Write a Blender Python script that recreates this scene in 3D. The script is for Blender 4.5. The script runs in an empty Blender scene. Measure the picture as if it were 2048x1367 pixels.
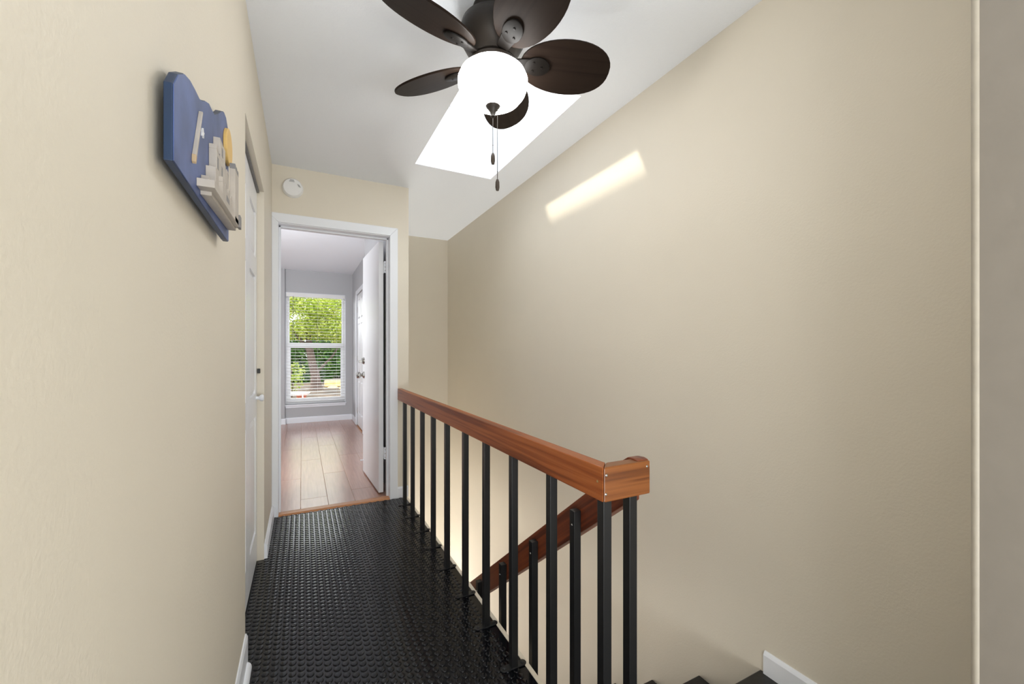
import bpy, bmesh, math, random
import numpy as np
from mathutils import Vector, Matrix, Quaternion

sc = bpy.context.scene
COL = sc.collection
R = math.radians
rnd = random.Random(7)

# ------------------------------------------------------------------ camera, world, sun, exposure
cam_d = bpy.data.cameras.new('camera')
cam = bpy.data.objects.new('camera', cam_d)
COL.objects.link(cam)
cam.location = (0, 0, 1.1418)
cam.rotation_euler = (R(90), 0, R(-26.885))
cam_d.sensor_fit = 'HORIZONTAL'
cam_d.sensor_width = 36.0
cam_d.lens = 828.33 / 2048 * 36
cam_d.shift_y = 19.72 / 2048
cam_d.clip_start = 0.01
cam_d.clip_end = 400
sc.camera = cam

sc.view_settings.view_transform = 'Standard'
sc.view_settings.look = 'None'
sc.view_settings.exposure = 0.43
sc.view_settings.gamma = 1.0
sc.view_settings.use_curve_mapping = False

world = bpy.data.worlds.new('sky')
sc.world = world
world.use_nodes = True
bg = world.node_tree.nodes['Background']
bg.inputs[0].default_value = (0.95, 0.975, 1.0, 1)
bg.inputs[1].default_value = 4.3

SUN_DIR = Vector((0.246, -0.13, -0.275)).normalized()


def lamp(name, kind, loc, energy, color=(1, 1, 1), size=0.3, size_y=None, rot=None):
    d = bpy.data.lights.new(name, kind)
    d.energy = energy
    d.color = color
    if kind == 'AREA':
        d.size = size
        if size_y:
            d.shape = 'RECTANGLE'
            d.size_y = size_y
    elif kind == 'POINT':
        d.shadow_soft_size = size
    o = bpy.data.objects.new(name, d)
    COL.objects.link(o)
    o.location = loc
    if rot:
        o.rotation_euler = rot
    return o


sun = lamp('sun', 'SUN', (0, 0, 20), 3.3, (1.0, 0.90, 0.74))
sun.data.angle = R(3.2)
sun.rotation_euler = SUN_DIR.to_track_quat('-Z', 'Y').to_euler()

# added fill lights, all out of view: behind the camera, bedroom, lower level
lamp('back_room_fill', 'AREA', (0.25, -1.75, 0.55), 88, (0.95, 0.98, 1.0), 2.9, 1.2, (R(134), 0, R(-4)))  # unseen fill behind the camera, lifts the hall walls and ceiling
lamp('bedroom_fill', 'AREA', (-1.0, 3.8, 1.3), 38, (0.97, 0.99, 1.0), 1.0, 1.4, (R(97), 0, R(-14)))  # added fill, out of sight beside the doorway, brightens the bedroom
lamp('lower_room_fill', 'AREA', (-1.75, 2.9, -1.35), 33, (1.0, 0.98, 0.93), 2.8, 1.7, (R(94), 0, R(-90)))  # added fill under the hall floor, brightens the stairwell wall


foot = lamp('stair_foot_fill', 'AREA', (1.0, 4.05, -2.5), 40, (1.0, 0.98, 0.92), 0.55, 0.5, (R(180), 0, 0))  # added fill aimed up, brightens the far stair end and ceiling
foot.data.spread = R(95)


# ------------------------------------------------------------------ materials
def new_mat(name):
    m = bpy.data.materials.new(name)
    m.use_nodes = True
    nt = m.node_tree
    return m, nt, nt.nodes['Principled BSDF']


def N(nt, t, **kw):
    n = nt.nodes.new(t)
    for k, v in kw.items():
        setattr(n, k, v)
    return n


def rgb(r, g, b):
    def f(c):
        c /= 255.0
        return c / 12.92 if c <= 0.04045 else ((c + 0.055) / 1.055) ** 2.4
    return (f(r), f(g), f(b), 1)


def ramp(nt, fac, stops):
    r = N(nt, 'ShaderNodeValToRGB')
    e = r.color_ramp.elements
    e[0].position, e[0].color = stops[0]
    e[1].position, e[1].color = stops[-1]
    for p, c in stops[1:-1]:
        x = e.new(p)
        x.color = c
    nt.links.new(fac, r.inputs[0])
    return r


def plain(name, col, rough=0.5, metal=0.0, bump=0.0, bscale=200.0, var=0.0, spec=None, vscale=3.0):
    m, nt, b = new_mat(name)
    b.inputs['Base Color'].default_value = col
    b.inputs['Roughness'].default_value = rough
    b.inputs['Metallic'].default_value = metal
    if spec is not None:
        b.inputs['Specular IOR Level'].default_value = spec
    tc = N(nt, 'ShaderNodeTexCoord')
    if bump:
        no = N(nt, 'ShaderNodeTexNoise')
        no.inputs['Scale'].default_value = bscale
        no.inputs['Detail'].default_value = 3
        nt.links.new(tc.outputs['Object'], no.inputs['Vector'])
        bp = N(nt, 'ShaderNodeBump')
        bp.inputs['Strength'].default_value = bump
        bp.inputs['Distance'].default_value = 0.002
        nt.links.new(no.outputs[0], bp.inputs['Height'])
        nt.links.new(bp.outputs[0], b.inputs['Normal'])
    if var:
        n2 = N(nt, 'ShaderNodeTexNoise')
        n2.inputs['Scale'].default_value = vscale
        n2.inputs['Detail'].default_value = 4
        nt.links.new(tc.outputs['Object'], n2.inputs['Vector'])
        lo = tuple(c * (1 - var) for c in col[:3]) + (1,)
        hi = tuple(min(1, c * (1 + var)) for c in col[:3]) + (1,)
        rp = ramp(nt, n2.outputs[0], [(0.3, lo), (0.7, hi)])
        nt.links.new(rp.outputs[0], b.inputs['Base Color'])
    return m


def wood(name, dark, mid, light, scale=1.0, rough=0.38, axis='Y'):
    m, nt, b = new_mat(name)
    tc = N(nt, 'ShaderNodeTexCoord')
    mp = N(nt, 'ShaderNodeMapping')
    s = {'X': (.55, 22, 22), 'Y': (22, .55, 22), 'Z': (22, 22, .55)}[axis]
    mp.inputs['Scale'].default_value = tuple(c * scale for c in s)
    nt.links.new(tc.outputs['Object'], mp.inputs['Vector'])
    n1 = N(nt, 'ShaderNodeTexNoise')
    n1.inputs['Scale'].default_value = 1.6
    n1.inputs['Detail'].default_value = 2
    n1.inputs['Distortion'].default_value = 0.25
    nt.links.new(mp.outputs[0], n1.inputs['Vector'])
    mul = N(nt, 'ShaderNodeMath', operation='MULTIPLY')
    mul.inputs[1].default_value = 15.0
    nt.links.new(n1.outputs[0], mul.inputs[0])
    sn = N(nt, 'ShaderNodeMath', operation='SINE')
    nt.links.new(mul.outputs[0], sn.inputs[0])
    ma = N(nt, 'ShaderNodeMapRange')
    ma.inputs[1].default_value = -1
    ma.inputs[2].default_value = 1
    nt.links.new(sn.outputs[0], ma.inputs[0])
    n2 = N(nt, 'ShaderNodeTexNoise')
    n2.inputs['Scale'].default_value = 9
    n2.inputs['Detail'].default_value = 5
    nt.links.new(mp.outputs[0], n2.inputs['Vector'])
    mx = N(nt, 'ShaderNodeMix', data_type='FLOAT')
    mx.inputs[0].default_value = 0.45
    nt.links.new(ma.outputs[0], mx.inputs[2])
    nt.links.new(n2.outputs[0], mx.inputs[3])
    rp = ramp(nt, mx.outputs[0], [(0.12, dark), (0.45, mid), (0.85, light)])
    nt.links.new(rp.outputs[0], b.inputs['Base Color'])
    b.inputs['Roughness'].default_value = rough
    bp = N(nt, 'ShaderNodeBump')
    bp.inputs['Strength'].default_value = 0.12
    bp.inputs['Distance'].default_value = 0.001
    nt.links.new(mx.outputs[0], bp.inputs['Height'])
    nt.links.new(bp.outputs[0], b.inputs['Normal'])
    return m


M = {}
M['wall'] = plain('tan_wall_paint', rgb(226, 218, 202), 0.55, bump=0.25, bscale=160, var=0.012)
M['ceiling'] = plain('ceiling_texture', rgb(244, 248, 254), 0.9, bump=0.7, bscale=190)
M['grey_wall'] = plain('grey_wall_paint', rgb(186, 187, 190), 0.6, bump=0.15, bscale=160)
M['white'] = plain('white_gloss_paint', rgb(240, 243, 249), 0.35, var=0.01)
M['door_white'] = plain('white_door_paint', rgb(238, 239, 242), 0.28, bump=0.08, bscale=30)
M['jamb_shade'] = plain('shaded_white_jamb', rgb(140, 133, 124), 0.5, bump=0.3, bscale=40, var=0.03, vscale=18)  # white jamb standing in shade, the shade put into the base colour
M['bead'] = plain('lit_worn_corner', rgb(172, 164, 150), 0.55, bump=0.4, bscale=60, var=0.06, vscale=25)  # dinged edge catching light, put in as a tone lighter than the jamb
M['cream'] = plain('cream_edge_paint', rgb(236, 226, 208), 0.5)
M['rubber'] = plain('black_rubber', rgb(8, 10, 16), 0.18, bump=0.03, bscale=300, spec=0.2)
M['rubber'].node_tree.nodes['Principled BSDF'].inputs['Coat Weight'].default_value = 0.5
M['rubber'].node_tree.nodes['Principled BSDF'].inputs['Coat IOR'].default_value = 1.33
M['rubber'].node_tree.nodes['Principled BSDF'].inputs['Coat Tint'].default_value = (1, 1, 1, 1)
M['rubber'].node_tree.nodes['Principled BSDF'].inputs['Coat Roughness'].default_value = 0.09
M['black_metal'] = plain('black_painted_steel', rgb(20, 20, 21), 0.38, bump=0.05, bscale=60)
M['tread'] = plain('black_stained_tread', rgb(24, 23, 22), 0.35, bump=0.3, bscale=40)
M['bronze'] = plain('dark_bronze', rgb(34, 29, 25), 0.42, 0.0, var=0.15, vscale=20, spec=0.3)
M['blade'] = wood('dark_walnut_blade', rgb(28, 21, 18), rgb(34, 26, 22), rgb(38, 30, 25), 1.0, 0.38, 'X')
M['bracket'] = plain('black_bronze', rgb(20, 17, 15), 0.45, spec=0.12)
M['blade'].node_tree.nodes['Principled BSDF'].inputs['Specular IOR Level'].default_value = 0.05
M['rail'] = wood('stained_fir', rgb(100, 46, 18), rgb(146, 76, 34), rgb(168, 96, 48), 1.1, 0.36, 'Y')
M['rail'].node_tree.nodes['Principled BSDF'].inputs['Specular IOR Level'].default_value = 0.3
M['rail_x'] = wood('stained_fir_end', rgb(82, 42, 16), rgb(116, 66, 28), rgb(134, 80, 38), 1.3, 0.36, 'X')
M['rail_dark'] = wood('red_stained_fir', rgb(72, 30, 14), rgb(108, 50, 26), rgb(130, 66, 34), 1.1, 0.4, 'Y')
M['threshold'] = wood('oak_threshold', rgb(150, 96, 56), rgb(180, 120, 76), rgb(196, 138, 92), 1.0, 0.35, 'X')
M['steel'] = plain('brushed_steel', rgb(176, 174, 170), 0.25, 1.0)
M['brass'] = plain('brass_screw', rgb(205, 180, 130), 0.3, 1.0)
M['plastic'] = plain('white_plastic', rgb(240, 240, 240), 0.4)
M['slot'] = plain('grey_slot', rgb(150, 150, 150), 0.6)
M['slat'] = plain('white_blind_slat', rgb(240, 240, 240), 0.4)
M['vinyl'] = plain('white_vinyl', rgb(243, 244, 246), 0.35)
M['blue'] = plain('blue_painted_wood', rgb(74, 92, 142), 0.45, var=0.36, vscale=11)
M['blue_edge'] = plain('deep_blue_edge', rgb(26, 50, 82), 0.45, var=0.2, vscale=9)
M['stone'] = plain('grey_painted_wood', rgb(186, 178, 169), 0.6, var=0.08, vscale=30)
M['stone_dark'] = plain('dark_grey_painted_wood', rgb(132, 130, 130), 0.6, var=0.08, vscale=30)
M['moon'] = plain('yellow_painted_wood', rgb(222, 184, 110), 0.5)
M['tan'] = plain('tan_wood', rgb(190, 165, 130), 0.5)
M['chain'] = plain('dark_chain', rgb(58, 54, 50), 0.5, 0.0)
M['weight'] = plain('walnut_weight', rgb(60, 50, 42), 0.4)
M['bark'] = plain('bark', rgb(74, 58, 50), 0.9, bump=1.0, bscale=14, var=0.3, vscale=6)
M['ground'] = plain('leaf_litter', rgb(72, 59, 45), 0.95, var=0.5, vscale=1.3)
M['sandstone'] = plain('sandstone', rgb(200, 174, 120), 0.9, var=0.25, vscale=4)
M['terracotta'] = plain('terracotta', rgb(150, 84, 62), 0.8, var=0.1)
M['navy_plastic'] = plain('navy_plastic', rgb(62, 66, 78), 0.5)
M['siding'] = plain('exterior_siding', rgb(200, 196, 188), 0.8)

# laminate
m, nt, b = new_mat('red_oak_laminate')
tc = N(nt, 'ShaderNodeTexCoord')
oi = N(nt, 'ShaderNodeObjectInfo')
mp = N(nt, 'ShaderNodeMapping')
mp.inputs['Scale'].default_value = (40, 2.2, 40)
add = N(nt, 'ShaderNodeVectorMath', operation='ADD')
sc3 = N(nt, 'ShaderNodeVectorMath', operation='SCALE')
nt.links.new(oi.outputs['Location'], sc3.inputs[0])
sc3.inputs['Scale'].default_value = 3.7
nt.links.new(tc.outputs['Object'], add.inputs[0])
nt.links.new(sc3.outputs[0], add.inputs[1])
nt.links.new(add.outputs[0], mp.inputs['Vector'])
no = N(nt, 'ShaderNodeTexNoise')
no.inputs['Scale'].default_value = 1.5
no.inputs['Detail'].default_value = 5
nt.links.new(mp.outputs[0], no.inputs['Vector'])
rp = ramp(nt, no.outputs[0], [(0.25, rgb(158, 112, 92)), (0.55, rgb(172, 124, 104)), (0.8, rgb(182, 136, 116))])
hs = N(nt, 'ShaderNodeHueSaturation')
mr = N(nt, 'ShaderNodeMapRange')
mr.inputs[3].default_value = 0.92
mr.inputs[4].default_value = 1.08
nt.links.new(oi.outputs['Random'], mr.inputs[0])
nt.links.new(mr.outputs[0], hs.inputs['Value'])
nt.links.new(rp.outputs[0], hs.inputs['Color'])
nt.links.new(hs.outputs[0], b.inputs['Base Color'])
b.inputs['Roughness'].default_value = 0.30
b.inputs['Specular IOR Level'].default_value = 0.8
b.inputs['Coat Weight'].default_value = 0.5
b.inputs['Coat Roughness'].default_value = 0.22
M['laminate'] = m

# frosted lamp bowl, glowing
m, nt, b = new_mat('glowing_frosted_glass')
b.inputs['Base Color'].default_value = (0.9, 0.88, 0.84, 1)
b.inputs['Roughness'].default_value = 0.3
b.inputs['Emission Color'].default_value = (1.0, 0.985, 0.955, 1)
b.inputs['Emission Strength'].default_value = 13.5
M['bowl'] = m


def glass(name, tint, gloss=0.07):
    m, nt, b = new_mat(name)
    nt.nodes.remove(b)
    out = nt.nodes['Material Output']
    t = N(nt, 'ShaderNodeBsdfTransparent')
    t.inputs[0].default_value = tint
    g = N(nt, 'ShaderNodeBsdfGlossy')
    g.inputs['Roughness'].default_value = 0.02
    mx = N(nt, 'ShaderNodeMixShader')
    lw = N(nt, 'ShaderNodeLayerWeight')
    lw.inputs[0].default_value = 0.15
    mu = N(nt, 'ShaderNodeMath', operation='MULTIPLY')
    mu.inputs[1].default_value = 0.6
    nt.links.new(lw.outputs['Fresnel'], mu.inputs[0])
    nt.links.new(mu.outputs[0], mx.inputs[0])
    nt.links.new(t.outputs[0], mx.inputs[1])
    nt.links.new(g.outputs[0], mx.inputs[2])
    nt.links.new(mx.outputs[0], out.inputs[0])
    return m


M['pane'] = glass('window_glass', (0.97, 0.98, 0.98, 1))


def leaf_mat(name, a, b_, c, trans=0.5):
    m, nt, b = new_mat(name)
    nt.nodes.remove(b)
    out = nt.nodes['Material Output']
    tc = N(nt, 'ShaderNodeTexCoord')
    no = N(nt, 'ShaderNodeTexNoise')
    no.inputs['Scale'].default_value = 2.2
    no.inputs['Detail'].default_value = 8
    no.inputs['Roughness'].default_value = 0.75
    nt.links.new(tc.outputs['Object'], no.inputs['Vector'])
    rp = ramp(nt, no.outputs[0], [(0.32, a), (0.5, b_), (0.68, c)])
    d = N(nt, 'ShaderNodeBsdfDiffuse')
    t = N(nt, 'ShaderNodeBsdfTranslucent')
    nt.links.new(rp.outputs[0], d.inputs[0])
    nt.links.new(rp.outputs[0], t.inputs[0])
    mx = N(nt, 'ShaderNodeMixShader')
    mx.inputs[0].default_value = trans
    nt.links.new(d.outputs[0], mx.inputs[1])
    nt.links.new(t.outputs[0], mx.inputs[2])
    nt.links.new(mx.outputs[0], out.inputs[0])
    return m


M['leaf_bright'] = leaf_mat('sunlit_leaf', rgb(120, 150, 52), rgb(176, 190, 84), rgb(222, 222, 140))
M['leaf_dark'] = leaf_mat('dark_green_leaf', rgb(44, 74, 38), rgb(70, 102, 48), rgb(112, 138, 64), 0.3)  # dark green leaves of the background bushes
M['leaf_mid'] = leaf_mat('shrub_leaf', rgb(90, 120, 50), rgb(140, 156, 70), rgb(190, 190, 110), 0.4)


# ------------------------------------------------------------------ helpers
class MB:
    def __init__(self):
        self.bm = bmesh.new()

    def box(self, x0, x1, y0, y1, z0, z1, mat=None, bev=0.0):
        t = bmesh.new()
        bmesh.ops.create_cube(t, size=1)
        for v in t.verts:
            v.co = Vector((x0 + (v.co.x + .5) * (x1 - x0), y0 + (v.co.y + .5) * (y1 - y0), z0 + (v.co.z + .5) * (z1 - z0)))
        if bev:
            bmesh.ops.bevel(t, geom=list(t.edges), offset=bev, segments=2, profile=0.5, affect='EDGES', clamp_overlap=True)
        self._add(t, mat)
        return self

    def _add(self, t, mat=None):
        if mat is not None:
            bmesh.ops.transform(t, matrix=mat, verts=t.verts)
        me = bpy.data.meshes.new('tmp')
        t.to_mesh(me)
        t.free()
        self.bm.from_mesh(me)
        bpy.data.meshes.remove(me)

    def lathe(self, prof, seg=32, c=(0, 0, 0), mat=None, close=True):
        t = bmesh.new()
        rings = []
        for r, z in prof:
            if r < 1e-6:
                rings.append([t.verts.new((c[0], c[1], c[2] + z))])
            else:
                rings.append([t.verts.new((c[0] + r * math.cos(2 * math.pi * i / seg), c[1] + r * math.sin(2 * math.pi * i / seg), c[2] + z)) for i in range(seg)])
        for a, b in zip(rings, rings[1:]):
            if len(a) == 1 and len(b) == 1:
                continue
            for i in range(seg):
                j = (i + 1) % seg
                if len(a) == 1:
                    t.faces.new((a[0], b[i], b[j]))
                elif len(b) == 1:
                    t.faces.new((a[i], b[0], a[j]))
                else:
                    t.faces.new((a[i], b[i], b[j], a[j]))
        if close:
            for rg in (rings[0], rings[-1]):
                if len(rg) > 2:
                    t.faces.new(rg)
        bmesh.ops.recalc_face_normals(t, faces=t.faces)
        self._add(t, mat)
        return self

    def prism(self, poly, axis, a, b, mat=None, bev=0.0):
        """poly of 2-D points; axis X: (y,z), Y: (x,z), Z: (x,y)"""
        t = bmesh.new()
        def P(u, v, w):
            return {'X': (w, u, v), 'Y': (u, w, v), 'Z': (u, v, w)}[axis]
        A = [t.verts.new(P(u, v, a)) for u, v in poly]
        B = [t.verts.new(P(u, v, b)) for u, v in poly]
        t.faces.new(A)
        t.faces.new(B)
        n = len(poly)
        for i in range(n):
            t.faces.new((A[i], A[(i + 1) % n], B[(i + 1) % n], B[i]))
        bmesh.ops.recalc_face_normals(t, faces=t.faces)
        if bev:
            bmesh.ops.bevel(t, geom=list(t.edges), offset=bev, segments=2, profile=0.5, affect='EDGES', clamp_overlap=True)
        self._add(t, mat)
        return self

    def tube(self, pts, rads, seg=10):
        t = bmesh.new()
        rings = []
        pts = [Vector(p) for p in pts]
        if not isinstance(rads, (list, tuple)):
            rads = [rads] * len(pts)
        for i, p in enumerate(pts):
            d = (pts[min(i + 1, len(pts) - 1)] - pts[max(i - 1, 0)]).normalized()
            q = d.to_track_quat('Z', 'Y')
            rings.append([t.verts.new(p + q @ Vector((rads[i] * math.cos(2 * math.pi * k / seg), rads[i] * math.sin(2 * math.pi * k / seg), 0))) for k in range(seg)])
        for a, b in zip(rings, rings[1:]):
            for k in range(seg):
                t.faces.new((a[k], a[(k + 1) % seg], b[(k + 1) % seg], b[k]))
        t.faces.new(rings[0])
        t.faces.new(rings[-1])
        bmesh.ops.recalc_face_normals(t, faces=t.faces)
        self._add(t)
        return self

    def build(self, name, mat, parent=None, smooth=False, loc=None, rot=None):
        me = bpy.data.meshes.new(name)
        self.bm.to_mesh(me)
        self.bm.free()
        me.materials.append(mat)
        o = bpy.data.objects.new(name, me)
        COL.objects.link(o)
        if smooth:
            for p in me.polygons:
                p.use_smooth = True
            me.set_sharp_from_angle(angle=R(38))
        if parent is not None:
            o.parent = parent
        if loc is not None:
            o.location = loc
        if rot is not None:
            o.rotation_euler = rot
        return o


def box(name, mat, x0, x1, y0, y1, z0, z1, parent=None, bev=0.0):
    return MB().box(x0, x1, y0, y1, z0, z1, bev=bev).build(name, mat, parent)


def tag(o, label=None, cat=None, group=None, kind=None):
    for k, v in (('label', label), ('category', cat), ('group', group), ('kind', kind)):
        if v:
            o[k] = v
    return o


def S(o):
    o['kind'] = 'structure'
    return o


def empty(name, loc=(0, 0, 0)):
    o = bpy.data.objects.new(name, None)
    o.empty_display_size = 0.1
    COL.objects.link(o)
    o.location = loc
    return o


def child(o, parent):
    """parent keeping world coordinates of an untransformed parent at a location"""
    o.parent = parent
    o.location = o.location - parent.location
    return o


def mesh_obj(name, verts, faces, mat, parent=None, smooth=False):
    me = bpy.data.meshes.new(name)
    me.from_pydata(verts, [], faces)
    me.materials.append(mat)
    o = bpy.data.objects.new(name, me)
    COL.objects.link(o)
    if parent is not None:
        o.parent = parent
    return o


def link_copy(src, parent, loc=None, rot=None):
    c = src.copy()
    COL.objects.link(c)
    c.parent = parent
    if loc is not None:
        c.location = loc
    if rot is not None:
        c.rotation_euler = rot
    return c


# ------------------------------------------------------------------ dimensions (metres)
XL, XR, XE, XF = -0.186, 1.516, 0.754, 0.737
YE, YS, YB = 3.30, 4.65, 7.50
ZC, ZB = 2.44, 2.455
LOW = -2.72
DX0, DX1, DZ = -0.146, 0.607, 2.035          # bedroom doorway
WX0, WX1, WZ0, WZ1 = -0.235, 0.655, 0.300, 2.095   # window opening
SX0, SX1, SY0, SY1, SZ = 0.694, 1.268, 1.716, 2.855, 2.90   # skylight shaft
CY0, CY1, CZ = 1.80, 2.65, 2.02                # closet opening

# ------------------------------------------------------------------ the setting: walls, floors, ceilings
w = MB()
w.box(XL - .11, XL, .02, CY0, 0, ZC).box(XL - .11, XL, CY1, YE, 0, ZC).box(XL - .11, XL, CY0, CY1, CZ, ZC)
S(w.build('wall_left', M['wall']))
w = MB()
w.box(-.86, -.80, CY0 - .3, CY1 + .3, 0, ZC).box(-.80, XL - .11, CY0 - .3, CY0 - .24, 0, ZC).box(-.80, XL - .11, CY1 + .24, CY1 + .3, 0, ZC)
S(w.build('wall_closet', M['wall']))
S(box('wall_right', M['wall'], XR, XR + .11, -.04, YS + .11, LOW, ZC))
w = MB()
w.box(XL - .11, DX0 - .02, YE, YE + .12, 0, ZC).box(DX1 + .02, XE, YE, YE + .12, 0, ZC).box(DX0 - .02, DX1 + .02, YE, YE + .12, DZ + .02, ZC)
S(w.build('wall_end', M['wall']))
S(box('wall_stair_end', M['wall'], .66, XR, YS, YS + .11, LOW, ZC))
w = MB()
w.box(.66, XF, YE + .12, YS, -.25, ZC).box(.66, XF, .16, 1.2, LOW, -.05)
S(w.build('wall_stair_left', M['wall']))
S(box('wall_front', M['wall'], 1.062, XR, .16, .27, LOW, ZC))
# room behind the doorway
w = MB()
w.box(-1.6, -1.5, -2.0, .02, 0, ZC).box(2.0, 2.1, -2.0, .02, 0, ZC).box(-1.6, 2.1, -2.1, -2.0, 0, ZC).box(-1.5, XL - .11, -.04, .02, 0, ZC).box(XR + .11, 2.0, -.04, .02, 0, ZC)
S(w.build('wall_back_room', M['wall']))

# hall ceiling with the skylight hole
w = MB()
zt = ZC + .12
w.box(-.9, SX0, -2.1, YE + .12, ZC, zt).box(SX1, 2.1, -2.1, YS + .11, ZC, zt)
w.box(SX0, SX1, -2.1, SY0, ZC, zt).box(SX0, SX1, SY1, YS + .11, ZC, zt).box(.634, SX0, YE + .12, YS + .11, ZC, zt).box(-1.6, -.9, -2.1, .02, ZC, zt)
S(w.build('ceiling', M['ceiling']))
S(box('ceiling_bedroom', M['ceiling'], -2.6, .9, YE + .12, YB + .12, ZB, ZB + .12))

# bedroom walls
w = MB()
w.box(-2.6, WX0, YB, YB + .12, 0, ZB).box(WX1, .90, YB, YB + .12, 0, ZB).box(WX0, WX1, YB, YB + .12, 0, WZ0).box(WX0, WX1, YB, YB + .12, WZ1, ZB)
w.box(-2.5, -.243, YB - .06, YB, 0, ZB)
S(w.build('wall_bedroom_back', M['grey_wall']))
D3Y0, D3Y1, D3Z = 6.12, 6.88, 2.03
w = MB()
w.box(.634, .66, YE + .12, 4.95, 0, ZB).box(.66, .765, YS + .11, 4.95, 0, ZB)
w.box(.765, .88, 4.76, D3Y0, 0, ZB).box(.765, .88, D3Y1, YB, 0, ZB).box(.765, .88, D3Y0, D3Y1, D3Z, ZB).box(.86, .88, D3Y0, D3Y1, 0, D3Z)
S(w.build('wall_bedroom_right', M['grey_wall']))
w = MB()
w.box(-2.6, -2.5, YE + .12, YB, 0, ZB).box(-2.5, DX0 - .02, YE + .12, YE + .14, 0, ZB).box(DX0 - .02, DX1 + .02, YE + .12, YE + .14, DZ + .02, ZB)
S(w.build('wall_bedroom_left', M['grey_wall']))

# floors: hall rubber with moulded studs
fl = MB()
fl.box(-1.6, XF - .012, -2.0, YE + .01, -.05, 0).box(XF - .012, 2.0, -2.0, .79, -.05, -.032) 
floor = S(fl.build('floor', M['rubber']))
stud = MB().lathe([(.0125, 0), (.0122, .0012), (.0115, .0021), (.0105, .0026), (.0096, .0028), (.0, .0028)], 16, close=False)
tmp = stud.build('stud', M['rubber'], floor, smooth=True)
PX, PY = .0287, .0297
cols = []
i = 0
x = XL + .012 - PX
pos = []
while x < .706:
    y = .62 + (PY / 2 if i % 2 else 0) + (PY * 39 if i == 0 else 0)
    while y < (YE if i else CY1) - .012:
        pos.append((x, y))
        y += PY
    x += PX
    i += 1
ca, sa = math.cos(R(26.885)), math.sin(R(26.885))


def in_view(x, y, z):
    xc, zcam = x * ca - y * sa, x * sa + y * ca
    if zcam < .1:
        return False
    return abs(xc / zcam) < 1.25 and (z - 1.1418) / zcam > -.80


pos = [p for p in pos if in_view(p[0], p[1], 0)]
pos.sort(key=lambda p: p[0] * sa + p[1] * ca)
near, far = pos[:300], pos[300:]
tmp.location = (near[0][0], near[0][1], 0)
for px, py in near[1:]:
    link_copy(tmp, floor, (px, py, 0))
bs = [v.co.copy() for v in tmp.data.vertices]
fs = [tuple(p.vertices) for p in tmp.data.polygons]
V, F = [], []
for px, py in far:
    n = len(V)
    V += [(c.x + px, c.y + py, c.z) for c in bs]
    F += [tuple(k + n for k in f) for f in fs]
o = mesh_obj('moulded_studs', V, F, M['rubber'], floor)
for p in o.data.polygons:
    p.use_smooth = True
o.data.set_sharp_from_angle(angle=R(38))
tag(o, kind='stuff')
box('mat_seam', M['rubber'], -.128, -.125, .3, YE - .01, -.001, .0008, floor)

# edge of the hall floor above the stairs
S(box('trim_1', M['cream'], XF - .012, XF + .004, .79, YE + .12, -.20, .003, bev=.001))

# lower hall floor
S(box('floor_lower', M['threshold'], -2.0, XR, .02, YS, LOW - .05, LOW))
S(box('ceiling_lower', M['ceiling'], -2.0, XF - .014, .16, YS, -.25, -.052))
w = MB()
w.box(-2.1, -2.0, .02, YS + .11, LOW, -.06).box(-2.1, .66, .02, .16, LOW, -.06).box(-2.0, .66, YS, YS + .11, LOW, -.06)
S(w.build('wall_lower_room', M['wall']))

# bedroom floor of laminate planks
bf = S(MB().box(-2.5, .65, YE + .11, 4.80, -.05, -.0035).box(-2.5, .88, 4.80, YB, -.05, -.0035).build('floor_bedroom', M['threshold']))
PW, PL = .187, 1.28
k = 0
xs = [.365 + PW * j for j in range(-8, 3)]
for j, x0 in enumerate(xs):
    y = YE + .06 - (j * .47 % 1.0) * PL + .0
    while y < YB:
        a, b_ = max(y, YE + .075), min(y + PL, YB)
        segs = [(a, b_, min(x0 + PW, .75))]
        if x0 + PW > .632:
            segs = [(a, min(b_, 4.952), min(x0 + PW, .632)), (max(a, 4.953), b_, min(x0 + PW, .75))]
        for a, b_, x1 in segs:
            if b_ - a < .02 or x1 - x0 < .01:
                continue
            cx, cy = (x0 + x1) / 2, (a + b_) / 2
            g = .0011
            MB().box(x0 + g - cx, x1 - g - cx, a + g - cy, b_ - g - cy, -.004, 0, bev=.0012).build('plank', M['laminate'], bf, loc=(cx, cy, 0))
        y += PL
S(MB().prism([(YE - .012, 0), (YE + .0, .009), (YE + .05, .009), (YE + .08, .001), (YE + .08, -.02), (YE - .012, -.02)], 'X', DX0, DX1).build('trim_2', M['threshold']))

# ------------------------------------------------------------------ bedroom doorway: jamb and casing
t = empty('trim_3', ((DX0 + DX1) / 2, YE, 0))
S(t)
for nm, bx in (('door_jamb', (DX0 - .02, DX0, YE - .004, YE + .145, 0, DZ + .02)), ('door_jamb', (DX1, DX1 + .02, YE - .004, YE + .145, 0, DZ + .02)), ('door_jamb', (DX0, DX1, YE - .004, YE + .145, DZ, DZ + .02)),
               ('door_stop', (DX1 - .012, DX1, YE + .055, YE + .098, 0, DZ)), ('door_stop', (DX0, DX0 + .012, YE + .055, YE + .098, 0, DZ)), ('door_stop', (DX0, DX1, YE + .055, YE + .098, DZ - .012, DZ))):
    child(box(nm, M['white'], *bx, bev=.0015), t)
CW = .060
ztop = DZ + .069
casing = [
    ([(DX1, 0), (DX1 + CW, 0), (DX1 + CW, ztop), (DX1, DZ + .005)], 0),
    ([(XL, 0), (DX0, 0), (DX0, DZ + .005), (XL, ztop - .028), ], 0),
    ([(XL, ztop - .028), (DX0, DZ + .005), (DX1, DZ + .005), (DX1 + CW, ztop), (XL, ztop)], 0)]
for poly, _ in casing:
    child(MB().prism(poly, 'Y', YE - .017, YE, bev=.003).build('casing', M['white']), t)

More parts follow.
